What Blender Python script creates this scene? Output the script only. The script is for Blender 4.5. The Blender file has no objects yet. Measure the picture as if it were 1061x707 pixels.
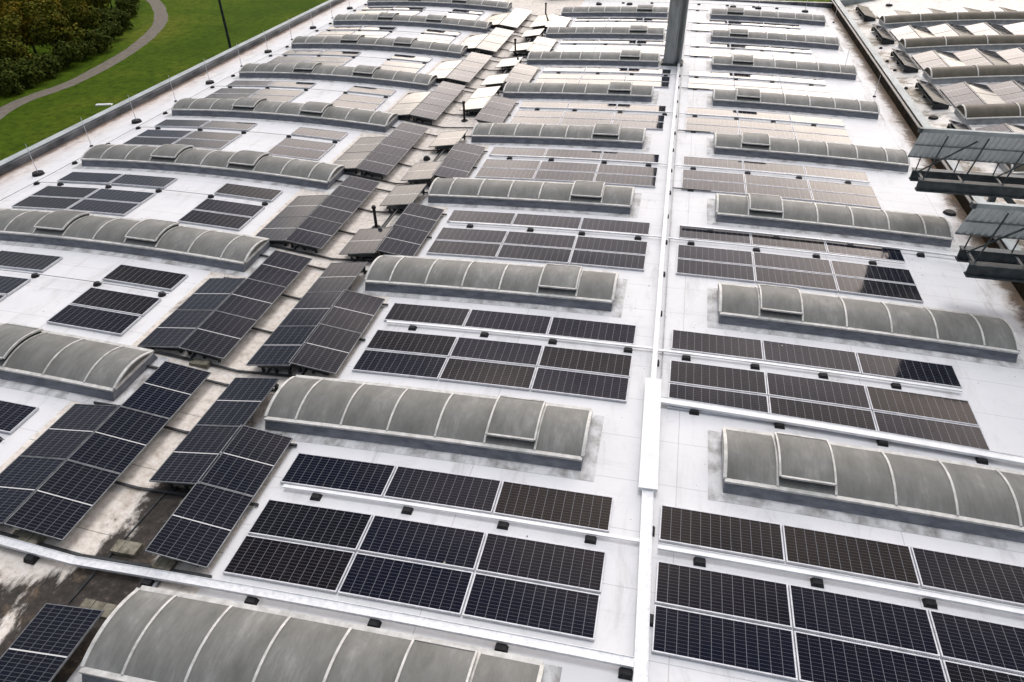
import bpy, bmesh, math, random
from mathutils import Vector, Matrix
random.seed(7)
R = math.radians
sc = bpy.context.scene
COL = sc.collection

# ------------------------------------------------------------------ camera
PITCH, YAW, ROLL, FPX = R(36.6), R(12.89), R(-0.77), 728.7
CAM = Vector((-1.225, 0.0, 12.72))
fw = Vector((-math.sin(YAW)*math.cos(PITCH), math.cos(YAW)*math.cos(PITCH), -math.sin(PITCH)))
rt = Vector((math.cos(YAW), math.sin(YAW), 0)); up = rt.cross(fw)
r2 = rt*math.cos(ROLL)+up*math.sin(ROLL); u2 = -rt*math.sin(ROLL)+up*math.cos(ROLL)
cd = bpy.data.cameras.new('camera'); cam = bpy.data.objects.new('camera', cd); COL.objects.link(cam)
M = Matrix((r2, u2, -fw)).transposed().to_4x4(); M.translation = CAM
cam.matrix_world = M
cd.sensor_width = 36; cd.lens = 36*FPX/1061; cd.clip_end = 3000; cd.clip_start = .1
sc.camera = cam

def px(x, y, z):
    d = Vector((x, y, z))-CAM; w = d.dot(fw)
    if w < .3: return None
    return (530.5+FPX*d.dot(r2)/w, 353.5-FPX*d.dot(u2)/w)
def seen(pts, m=12):
    q = [px(*p) for p in pts]
    q = [a for a in q if a]
    if not q: return False
    return (max(a[0] for a in q) > -m and min(a[0] for a in q) < 1061+m and
            max(a[1] for a in q) > -m and min(a[1] for a in q) < 707+m)

# ------------------------------------------------------------------ surfaces of the shells
PER = 7.024
def zR(x): return -x*x/412
def zL(x): return .167-.0055*(x+22.15)**2
def zV(x):                                   # valley floor between the two shells
    a, b = -15.0, -10.3
    if x < a: return zL(x)
    if x > b: return zR(x)
    mid = -12.8; zm = -.40
    if x < mid: t = (x-a)/(mid-a); return zL(a)*(1-t)+zm*t
    t = (x-mid)/(b-mid); return zm*(1-t)+zR(b)*t
def zS(x): return zV(x)
def zRR(x): return .43-.0045*(26-x)**2 if x < 40 else .43-.0045*196

# ------------------------------------------------------------------ materials
def new_mat(name):
    m = bpy.data.materials.new(name); m.use_nodes = True
    nt = m.node_tree; b = nt.nodes['Principled BSDF']
    return m, nt, b
def N(nt, t, **k):
    n = nt.nodes.new(t)
    for a, v in k.items():
        if a.startswith('i_'): n.inputs[a[2:].replace('_', ' ')].default_value = v
        else: setattr(n, a, v)
    return n
def L(nt, a, b): nt.links.new(a, b)
def ramp(nt, fac, stops, interp='LINEAR'):
    r = N(nt, 'ShaderNodeValToRGB'); L(nt, fac, r.inputs['Fac']); r.color_ramp.interpolation = interp
    e = r.color_ramp.elements
    e[0].position = stops[0][0]; e[1].position = stops[1][0]
    for s in stops[2:]: e.new(s[0])
    for el, s in zip(e, stops): c = s[1]; el.color = (*c, 1) if len(c) == 3 else c
    return r.outputs['Color']
def mixc(nt, fac, a, b, bt='MIX'):
    m = N(nt, 'ShaderNodeMix', data_type='RGBA', blend_type=bt)
    for s, v in ((m.inputs[0], fac), (m.inputs[6], a), (m.inputs[7], b)):
        if hasattr(v, 'links'): L(nt, v, s)
        else: s.default_value = (*v, 1) if isinstance(v, tuple) and len(v) == 3 else v
    return m.outputs[2]
def math_(nt, op, a, b=None, c=None, clamp=False):
    m = N(nt, 'ShaderNodeMath', operation=op); m.use_clamp = clamp
    for s, v in zip(m.inputs, (a, b, c)):
        if v is None: continue
        if hasattr(v, 'links'): L(nt, v, s)
        else: s.default_value = v
    return m.outputs[0]
def smooth(nt, v, a, b):
    m = N(nt, 'ShaderNodeMapRange'); m.interpolation_type = 'SMOOTHSTEP'
    L(nt, v, m.inputs[0]); m.inputs[1].default_value = a; m.inputs[2].default_value = b
    return m.outputs[0]
def pos(nt, scale=(1, 1, 1)):
    g = N(nt, 'ShaderNodeNewGeometry'); mp = N(nt, 'ShaderNodeMapping'); mp.inputs['Scale'].default_value = scale
    L(nt, g.outputs['Position'], mp.inputs['Vector']); return mp.outputs[0]
def noise(nt, vec, scale, detail=6, rough=.55, dist=0):
    n = N(nt, 'ShaderNodeTexNoise'); L(nt, vec, n.inputs['Vector'])
    n.inputs['Scale'].default_value = scale; n.inputs['Detail'].default_value = detail
    n.inputs['Roughness'].default_value = rough; n.inputs['Distortion'].default_value = dist
    return n.outputs['Fac']
def bump(nt, b, h, s=.2, d=.02):
    n = N(nt, 'ShaderNodeBump'); n.inputs['Strength'].default_value = s; n.inputs['Distance'].default_value = d
    L(nt, h, n.inputs['Height']); L(nt, n.outputs[0], b.inputs['Normal'])
def worn(name, c1, c2, rough=.6, metal=0, scale=3, stretch=(1, 1, 1), lo=.35, hi=.65, bmp=.1, spec=.3):
    m, nt, b = new_mat(name); v = pos(nt, stretch)
    n = noise(nt, v, scale, 8, .65)
    L(nt, ramp(nt, n, [(lo, c1), (hi, c2)]), b.inputs['Base Color'])
    b.inputs['Roughness'].default_value = rough; b.inputs['Metallic'].default_value = metal
    b.inputs['Specular IOR Level'].default_value = spec
    if bmp: bump(nt, b, n, bmp, .01)
    return m

# white roof membrane with sheet seams, dirt near gutters and edges
def membrane():
    m, nt, b = new_mat('roof_membrane'); v = pos(nt)
    sx = N(nt, 'ShaderNodeSeparateXYZ'); L(nt, v, sx.inputs[0]); X, Y = sx.outputs[0], sx.outputs[1]
    n1 = noise(nt, v, .35, 6, .6); n2 = noise(nt, v, 2.2, 8, .7); n3 = noise(nt, pos(nt, (1.5, .35, 1)), 1.1, 8, .7, .6)
    c = ramp(nt, n1, [(.3, (.665, .675, .69)), (.7, (.75, .755, .765))])
    c = mixc(nt, math_(nt, 'MULTIPLY', smooth(nt, n2, .52, .8), .22), c, (.50, .50, .50))
    c = mixc(nt, math_(nt, 'MULTIPLY', smooth(nt, n3, .50, .72), .50), c, (.44, .43, .42))
    # seams: sheets 1.5 m wide running across, joined every 10 m
    fy = math_(nt, 'FRACT', math_(nt, 'DIVIDE', math_(nt, 'ADD', Y, math_(nt, 'MULTIPLY', n1, .05)), 1.48))
    seam = math_(nt, 'LESS_THAN', fy, .012)
    fx = math_(nt, 'FRACT', math_(nt, 'DIVIDE', X, 4.9))
    seam = math_(nt, 'MAXIMUM', seam, math_(nt, 'LESS_THAN', fx, .004))
    c = mixc(nt, math_(nt, 'MULTIPLY', seam, math_(nt, 'ADD', .25, math_(nt, 'MULTIPLY', n2, .5))), c, (.30, .30, .31))
    n5 = noise(nt, pos(nt, (.25, 1.6, 1)), 1.6, 9, .75, .3)
    c = mixc(nt, math_(nt, 'MULTIPLY', smooth(nt, n5, .54, .72), .30), c, (.42, .42, .42))
    rg = noise(nt, v, .75, 4, .5)
    ring = math_(nt, 'SUBTRACT', 1, smooth(nt, math_(nt, 'ABSOLUTE', math_(nt, 'SUBTRACT', rg, .585)), .002, .012))
    c = mixc(nt, math_(nt, 'MULTIPLY', ring, .07), c, (.36, .33, .29))
    # dirt spots
    vo = N(nt, 'ShaderNodeTexVoronoi'); L(nt, v, vo.inputs['Vector']); vo.inputs['Scale'].default_value = 1.4
    spot = math_(nt, 'LESS_THAN', vo.outputs['Distance'], .03)
    c = mixc(nt, math_(nt, 'MULTIPLY', spot, .6), c, (.2, .18, .16))
    # stains towards the right gutter and the left parapet
    wob = math_(nt, 'MULTIPLY', math_(nt, 'SUBTRACT', n3, .5), 3.0)
    er = smooth(nt, math_(nt, 'ADD', X, wob), 9.6, 11.4)
    el = smooth(nt, math_(nt, 'MULTIPLY', math_(nt, 'ADD', X, wob), -1), 29.0, 31.2)
    n4 = noise(nt, v, 1.6, 8, .75, .5)
    dirt = ramp(nt, n4, [(.3, (.07, .06, .04)), (.5, (.30, .25, .2)), (.7, (.55, .48, .42))])
    c = mixc(nt, math_(nt, 'MULTIPLY', er, .85), c, dirt)
    pink = ramp(nt, n4, [(.35, (.30, .22, .17)), (.6, (.66, .58, .53))])
    c = mixc(nt, math_(nt, 'MULTIPLY', el, .9), c, pink)
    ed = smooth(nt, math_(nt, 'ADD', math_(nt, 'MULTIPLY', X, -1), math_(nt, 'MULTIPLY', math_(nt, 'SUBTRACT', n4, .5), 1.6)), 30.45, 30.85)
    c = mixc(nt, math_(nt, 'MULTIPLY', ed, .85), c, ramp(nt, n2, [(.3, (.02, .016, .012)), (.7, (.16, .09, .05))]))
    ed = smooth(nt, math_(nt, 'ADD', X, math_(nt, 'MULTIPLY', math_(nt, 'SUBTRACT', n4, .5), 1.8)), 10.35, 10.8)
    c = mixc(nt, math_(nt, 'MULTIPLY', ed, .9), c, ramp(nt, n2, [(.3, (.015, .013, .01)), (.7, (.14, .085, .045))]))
    L(nt, c, b.inputs['Base Color']); b.inputs['Roughness'].default_value = .6
    b.inputs['Specular IOR Level'].default_value = .15
    bump(nt, b, math_(nt, 'ADD', math_(nt, 'MULTIPLY', seam, .6), n2), .12, .02)
    return m
def valley_mat():
    m, nt, b = new_mat('stained_gutter_felt'); v = pos(nt, (1, .45, 1))
    sx = N(nt, 'ShaderNodeSeparateXYZ'); L(nt, pos(nt), sx.inputs[0]); X, Y = sx.outputs[0], sx.outputs[1]
    n1 = noise(nt, v, .55, 10, .72, .6); n2 = noise(nt, pos(nt), 5, 8, .75)
    c = ramp(nt, n2, [(.25, (.36, .32, .27)), (.5, (.68, .63, .57)), (.75, (.84, .82, .79))])
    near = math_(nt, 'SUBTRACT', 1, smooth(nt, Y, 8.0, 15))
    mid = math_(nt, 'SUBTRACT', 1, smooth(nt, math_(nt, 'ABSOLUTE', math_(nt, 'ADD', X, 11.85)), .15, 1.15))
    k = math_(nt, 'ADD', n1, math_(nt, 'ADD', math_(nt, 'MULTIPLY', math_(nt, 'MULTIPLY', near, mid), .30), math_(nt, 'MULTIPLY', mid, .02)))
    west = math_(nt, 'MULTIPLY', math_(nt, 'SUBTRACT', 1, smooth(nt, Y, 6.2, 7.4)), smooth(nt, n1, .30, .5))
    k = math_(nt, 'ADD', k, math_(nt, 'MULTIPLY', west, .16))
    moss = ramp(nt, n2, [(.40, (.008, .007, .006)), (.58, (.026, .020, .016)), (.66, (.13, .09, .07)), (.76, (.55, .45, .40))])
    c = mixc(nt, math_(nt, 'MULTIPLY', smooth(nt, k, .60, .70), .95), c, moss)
    br = noise(nt, pos(nt), 1.3, 6, .7)
    c = mixc(nt, math_(nt, 'MULTIPLY', smooth(nt, br, .56, .72), .4), c, (.28, .19, .11))
    fy = math_(nt, 'FRACT', math_(nt, 'DIVIDE', Y, 2.01)); seam = math_(nt, 'LESS_THAN', fy, .012)
    c = mixc(nt, math_(nt, 'MULTIPLY', seam, .55), c, (.05, .045, .04))
    L(nt, c, b.inputs['Base Color']); b.inputs['Roughness'].default_value = .75
    b.inputs['Specular IOR Level'].default_value = .12; bump(nt, b, n2, .5, .03)
    return m
def right_roof_mat():
    m, nt, b = new_mat('weathered_roof_felt'); v = pos(nt)
    sx = N(nt, 'ShaderNodeSeparateXYZ'); L(nt, v, sx.inputs[0]); X = sx.outputs[0]
    n1 = noise(nt, v, .8, 9, .7, .5); n2 = noise(nt, v, 4, 8, .7)
    c = ramp(nt, n2, [(.3, (.50, .48, .44)), (.7, (.72, .71, .69))])
    edge = math_(nt, 'SUBTRACT', 1, smooth(nt, X, 12.6, 15))
    k = math_(nt, 'ADD', n1, math_(nt, 'MULTIPLY', edge, .1))
    st = ramp(nt, n2, [(.35, (.08, .07, .045)), (.65, (.30, .25, .18))])
    c = mixc(nt, smooth(nt, k, .54, .68), c, st)
    L(nt, c, b.inputs['Base Color']); b.inputs['Roughness'].default_value = .6; bump(nt, b, n2, .2, .02)
    return m
def cell_mat(name, nx, ny, mid=False):
    """dark silicon cells behind glass: nx x ny cells, thin pale gaps"""
    m, nt, b = new_mat(name)
    uv = N(nt, 'ShaderNodeUVMap'); sx = N(nt, 'ShaderNodeSeparateXYZ'); L(nt, uv.outputs[0], sx.inputs[0])
    U, V = sx.outputs[0], sx.outputs[1]
    oi = N(nt, 'ShaderNodeObjectInfo'); rnd = oi.outputs['Random']
    def line(c, n, w):
        f = math_(nt, 'FRACT', math_(nt, 'MULTIPLY', c, n))
        d = math_(nt, 'MINIMUM', f, math_(nt, 'SUBTRACT', 1, f))
        return math_(nt, 'LESS_THAN', d, w)
    l1 = line(U, nx, .026 if not mid else .022); l2 = line(V, ny, .04 if not mid else .045)
    ln = math_(nt, 'MAXIMUM', l1, math_(nt, 'MULTIPLY', l2, .62))
    if not mid:   # fine bus bars
        ln = math_(nt, 'MAXIMUM', ln, math_(nt, 'MULTIPLY', line(U, nx*5, .05), .06))
    base = ramp(nt, rnd, [(0, (.002, .0032, .011)), (.3, (.0026, .004, .013)), (.55, (.004, .0038, .007)), (.72, (.007, .005, .0052)), (.82, (.0035, .004, .008)), (1, (.002, .0034, .012))])
    if mid: base = ramp(nt, rnd, [(0, (.004, .006, .014)), (1, (.008, .009, .015))])
    n = noise(nt, pos(nt), 1.2, 6, .7)
    c = mixc(nt, math_(nt, 'MULTIPLY', ln, .85), base, (.17, .18, .20))
    if mid:
        d = math_(nt, 'ABSOLUTE', math_(nt, 'SUBTRACT', V, .5))
        c = mixc(nt, math_(nt, 'LESS_THAN', d, .007), c, (.62, .62, .62))
    st = noise(nt, pos(nt, (7, 1.2, 1)), 2.0, 6, .75)
    c = mixc(nt, math_(nt, 'MULTIPLY', smooth(nt, st, .5, .8), .02), c, (.45, .42, .38))
    # dust film and bird droppings
    dust = math_(nt, 'MULTIPLY', smooth(nt, n, .35, .85), .014)
    c = mixc(nt, dust, c, (.30, .27, .23))
    vo = N(nt, 'ShaderNodeTexVoronoi'); L(nt, pos(nt), vo.inputs['Vector']); vo.inputs['Scale'].default_value = .9
    c = mixc(nt, math_(nt, 'MULTIPLY', math_(nt, 'LESS_THAN', vo.outputs['Distance'], .022), .7), c, (.5, .45, .36))
    L(nt, c, b.inputs['Base Color'])
    rr = math_(nt, 'ADD', .05, math_(nt, 'MULTIPLY', smooth(nt, n, .4, .9), .16))
    L(nt, rr, b.inputs['Roughness']); b.inputs['IOR'].default_value = 1.24; b.inputs['Specular Tint'].default_value = (1, .92, .80, 1)
    b.inputs['Specular IOR Level'].default_value = .5
    bm = N(nt, 'ShaderNodeBump'); bm.inputs['Strength'].default_value = .05; bm.inputs['Distance'].default_value = .02
    L(nt, noise(nt, pos(nt), 1.5, 3), bm.inputs['Height']); L(nt, bm.outputs[0], b.inputs['Normal'])
    return m
def pane_mat(name, c1, c2, c3):
    m, nt, b = new_mat(name)
    n1 = noise(nt, pos(nt, (1.3, .55, .8)), 1.2, 9, .72, .15); n2 = noise(nt, pos(nt, (9, .8, 1.5)), 1.6, 6, .7)
    c = ramp(nt, n1, [(.3, c1), (.55, c2), (.72, c3)])
    c = mixc(nt, math_(nt, 'MULTIPLY', smooth(nt, n2, .4, .75), .45), c, c1)
    oi = N(nt, 'ShaderNodeObjectInfo')
    c = mixc(nt, math_(nt, 'MULTIPLY', oi.outputs['Random'], .35), c, c1)
    L(nt, c, b.inputs['Base Color']); b.inputs['Roughness'].default_value = .6
    b.inputs['Specular IOR Level'].default_value = .22
    bump(nt, b, n1, .06, .02)
    return m

MEMB = membrane(); VALL = valley_mat(); RROOF = right_roof_mat()
CELL = cell_mat('solar_cells', 12, 12); CELLP = cell_mat('solar_cells_portrait', 6, 24, True)
PANE = pane_mat('skylight_polycarbonate', (.12, .122, .112), (.21, .212, .20), (.33, .33, .315))
PANEB = pane_mat('brown_polycarbonate', (.05, .045, .03), (.10, .088, .065), (.14, .13, .10))
ALU = worn('aluminium_frame', (.50, .51, .54), (.68, .69, .72), .45, .1, 5, bmp=0)
ALUD = worn('dull_aluminium', (.16, .17, .18), (.30, .31, .32), .45, .4, 5, bmp=0)
RIB = worn('skylight_rib', (.42, .415, .39), (.66, .655, .63), .55, .1, 4, bmp=.05)
CURBL = worn('pale_curb', (.22, .23, .23), (.38, .39, .39), .6, 0, 2.2)
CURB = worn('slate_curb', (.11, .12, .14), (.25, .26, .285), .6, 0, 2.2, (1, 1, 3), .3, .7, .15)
FLASH = worn('grey_flashing_and_shade', (.20, .19, .18), (.62, .63, .64), .6, 0, 1.6, (1.5, 1, 1), .30, .58, .1)  # real flashing with grime, darkened to carry the shade before the curbs
TRAY = worn('galvanised_tray', (.60, .62, .64), (.78, .79, .80), .5, .15, 9, (1, 1, 1), .35, .6, .05)
TRAYL = worn('white_tray_lid', (.68, .70, .71), (.82, .83, .84), .4, .05, 3, bmp=.05)
RUB = worn('black_rubber', (.010, .010, .011), (.03, .03, .032), .8, 0, 6)
STEEL = worn('dark_steel', (.022, .025, .028), (.06, .066, .07), .5, .2, 3, (1, 1, 1))
MASTM = worn('weathered_mast_paint', (.30, .31, .30), (.48, .49, .47), .55, .1, 1.6, (3, 3, .5))
MASTD = worn('mast_base_paint', (.045, .05, .045), (.09, .10, .085), .6, .1, 2)  # dark green-grey paint of the mast base plate
STEELC = worn('painted_grey_steel', (.045, .054, .058), (.10, .115, .12), .55, .1, 3)
SHEET = worn('corrugated_sheet', (.58, .61, .62), (.75, .78, .78), .6, .0, 1.5, (1, 1, 1), bmp=0)
PARA = worn('parapet_cladding', (.045, .05, .058), (.20, .205, .22), .5, .3, 1.2, (1, .4, 1))
COPE = worn('coping_metal', (.28, .31, .31), (.46, .50, .50), .6, .0, 1.5, (1, .4, 1))
WALL = worn('wall_cladding', (.22, .22, .23), (.32, .32, .33), .6, .1, 1)
CONC = worn('mossy_concrete', (.10, .095, .065), (.27, .25, .20), .85, 0, 6)
DIRTM = worn('dark_gutter_dirt', (.008, .008, .006), (.055, .034, .018), .85, 0, 2.2, (1, .6, 1), .38, .75, .5, .05)

# ------------------------------------------------------------------ mesh builder
class MB:
    def __init__(s): s.v = []; s.f = []; s.m = []; s.uv = {}
    def quad(s, a, b, c, d, mi=0, uv=None):
        n = len(s.v); s.v += [tuple(a), tuple(b), tuple(c), tuple(d)]; s.f.append((n, n+1, n+2, n+3)); s.m.append(mi)
        if uv: s.uv[len(s.f)-1] = uv
    def poly(s, pts, mi=0):
        n = len(s.v); s.v += [tuple(p) for p in pts]; s.f.append(tuple(range(n, n+len(pts)))); s.m.append(mi)
    def hexa(s, p, mi=0):      # 8 points: bottom 4 ccw, top 4 ccw
        n = len(s.v); s.v += [tuple(q) for q in p]
        for f in ((3, 2, 1, 0), (4, 5, 6, 7), (0, 1, 5, 4), (1, 2, 6, 5), (2, 3, 7, 6), (3, 0, 4, 7)):
            s.f.append(tuple(n+i for i in f)); s.m.append(mi)
    def box(s, x0, x1, y0, y1, z0, z1, mi=0):
        s.hexa([(x0, y0, z0), (x1, y0, z0), (x1, y1, z0), (x0, y1, z0), (x0, y0, z1), (x1, y0, z1), (x1, y1, z1), (x0, y1, z1)], mi)
    def bar(s, a, b, w, h, mi=0, upv=Vector((0, 0, 1))):
        a, b = Vector(a), Vector(b); d = (b-a).normalized()
        if abs(d.dot(upv)) > .98: upv = Vector((0, 1, 0))
        sd = d.cross(upv).normalized()*(w/2); u = sd.cross(d).normalized()*(h/2)
        s.hexa([a-sd-u, a+sd-u, b+sd-u, b-sd-u, a-sd+u, a+sd+u, b+sd+u, b-sd+u], mi)
    def tube(s, a, b, r0, r1=None, n=8, mi=0, caps=True):
        r1 = r0 if r1 is None else r1
        a, b = Vector(a), Vector(b); d = (b-a).normalized()
        t = Vector((1, 0, 0)) if abs(d.x) < .9 else Vector((0, 1, 0))
        p = d.cross(t).normalized(); q = d.cross(p)
        k = len(s.v)
        for c, r in ((a, r0), (b, r1)):
            for i in range(n):
                an = 2*math.pi*i/n; s.v.append(tuple(c+(p*math.cos(an)+q*math.sin(an))*r))
        for i in range(n):
            j = (i+1) % n; s.f.append((k+j, k+i, k+n+i, k+n+j)); s.m.append(mi)
        if caps:
            s.f.append(tuple(k+i for i in range(n))); s.m.append(mi)
            s.f.append(tuple(k+n+n-1-i for i in range(n))); s.m.append(mi)
    def build(s, name, mats, parent=None, smooth_=False, loc=None):
        me = bpy.data.meshes.new(name); me.from_pydata(s.v, [], s.f)
        for m in (mats if isinstance(mats, (list, tuple)) else [mats]): me.materials.append(m)
        me.polygons.foreach_set('material_index', s.m)
        if s.uv:
            ul = me.uv_layers.new(name='UVMap')
            for fi, uv in s.uv.items():
                for li, c in zip(me.polygons[fi].loop_indices, uv): ul.data[li].uv = c
        if smooth_: me.polygons.foreach_set('use_smooth', [True]*len(s.f))
        if smooth_:
            bm = bmesh.new(); bm.from_mesh(me); bmesh.ops.remove_doubles(bm, verts=bm.verts, dist=.0008); bm.to_mesh(me); bm.free()
        me.update()
        o = bpy.data.objects.new(name, me); COL.objects.link(o)
        if parent: o.parent = parent
        if loc: o.location = loc
        return o
def tag(o, label=None, cat=None, group=None, kind=None):
    if label:
        assert 4 <= len(label.split()) <= 16, label
        o['label'] = label
    if cat: o['category'] = cat
    if group: o['group'] = group
    if kind: o['kind'] = kind
    return o
def empty(name, loc=(0, 0, 0)):
    o = bpy.data.objects.new(name, None); o.location = loc; o.empty_display_size = .2; COL.objects.link(o); return o
def copy_tree(o, parent=None):
    c = o.copy(); COL.objects.link(c)
    if parent: c.parent = parent
    for ch in o.children: copy_tree(ch, c)
    return c

ORD = ['nearest', 'second', 'third', 'fourth', 'fifth', 'sixth', 'seventh', 'eighth', 'ninth', 'tenth']

# ------------------------------------------------------------------ the building
FAR = 68.0
bld = empty('factory_building', (0, 30, -10))
tag(bld, 'wide factory with white vaulted roof, barrel skylights and grey parapets', 'building')
bld_inv = Vector((0, 30, -10))
class BMB(MB):                                # builds in world coordinates under the building
    def part(s, name, mats, smooth_=False, parent=None):
        if parent is None:
            s.v = [tuple(Vector(p)-bld_inv) for p in s.v]; return s.build(name, mats, bld, smooth_)
        s.v = [tuple(Vector(p)-bld_inv) for p in s.v]; return s.build(name, mats, parent, smooth_)
def sheet(x0, x1, y0, y1, zf, nx, name, mats, thick=None, yfar=None):
    m = BMB(); xs = [x0+(x1-x0)*i/nx for i in range(nx+1)]
    for a, b in zip(xs, xs[1:]):
        ya, yb = (yfar(a), yfar(b)) if yfar else (y1, y1)
        m.quad((a, y0, zf(a)), (b, y0, zf(b)), (b, yb, zf(b)), (a, ya, zf(a)))
    return m.part(name, mats, True)
sheet(-31.0, -16.35, 0, FAR, zL, 24, 'roof', MEMB)
sheet(-9.68, 11.0, 0, FAR, zR, 30, 'roof', MEMB)
sheet(-16.35, -9.68, 0, FAR, zV, 24, 'valley_gutter', VALL)
rf = lambda x: 69.6+(x-11.8)*.46
sheet(11.8, 44, 10, 0, zRR, 30, 'roof', RROOF, yfar=rf)
# parapets, copings, walls
m = BMB()
m.hexa([(-31.6, 0, -.6), (-31.0, 0, -.6), (-31.0, FAR, -.6), (-31.6, FAR, -.6), (-31.6, 0, .02), (-31.08, 0, .0), (-31.08, FAR, .0), (-31.6, FAR, .02)])
m.part('parapet', PARA)
m = BMB()
m.box(-31.66, -31.22, 0, FAR, .024, .06)
m.part('coping', COPE)
m = BMB(); m.hexa([(10.98, 0, -.75), (11.8, 0, -.75), (11.8, FAR+1.6, -.75), (10.98, FAR+1.6, -.75), (11.05, 0, .10), (11.62, 0, .10), (11.62, FAR+1.6, .10), (11.05, FAR+1.6, .10)])
m.part('dividing_wall', DIRTM)
m = BMB(); m.box(11.26, 11.68, 0, FAR+1.6, .104, .14); m.part('coping', COPE)
m = BMB(); m.box(11.0, 11.13, 0, FAR+1.2, .104, .15); m.part('coping', STEEL)
m = BMB(); m.box(-31.0, 10.98, FAR, FAR+.35, -.7, .10); m.part('parapet', PARA)
m = BMB(); m.hexa([(11.8, rf(11.8), -.9), (44, rf(44), -.9), (44, rf(44)+.4, -.9), (11.8, rf(11.8)+.4, -.9), (11.8, rf(11.8), .05), (44, rf(44), .05), (44, rf(44)+.4, .05), (11.8, rf(11.8)+.4, .05)])
m.part('parapet', COPE)
m = BMB()
m.box(-31.5, 11.6, 0, FAR+.2, -10, -1.0); m.part('wall', WALL)
m = BMB()
m.hexa([(11.8, 10, -10), (44, 10, -10), (44, rf(44), -10), (11.8, rf(11.8), -10), (11.8, 10, -1), (44, 10, -1), (44, rf(44), -1), (11.8, rf(11.8), -1)])
m.part('wall', WALL)

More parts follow.
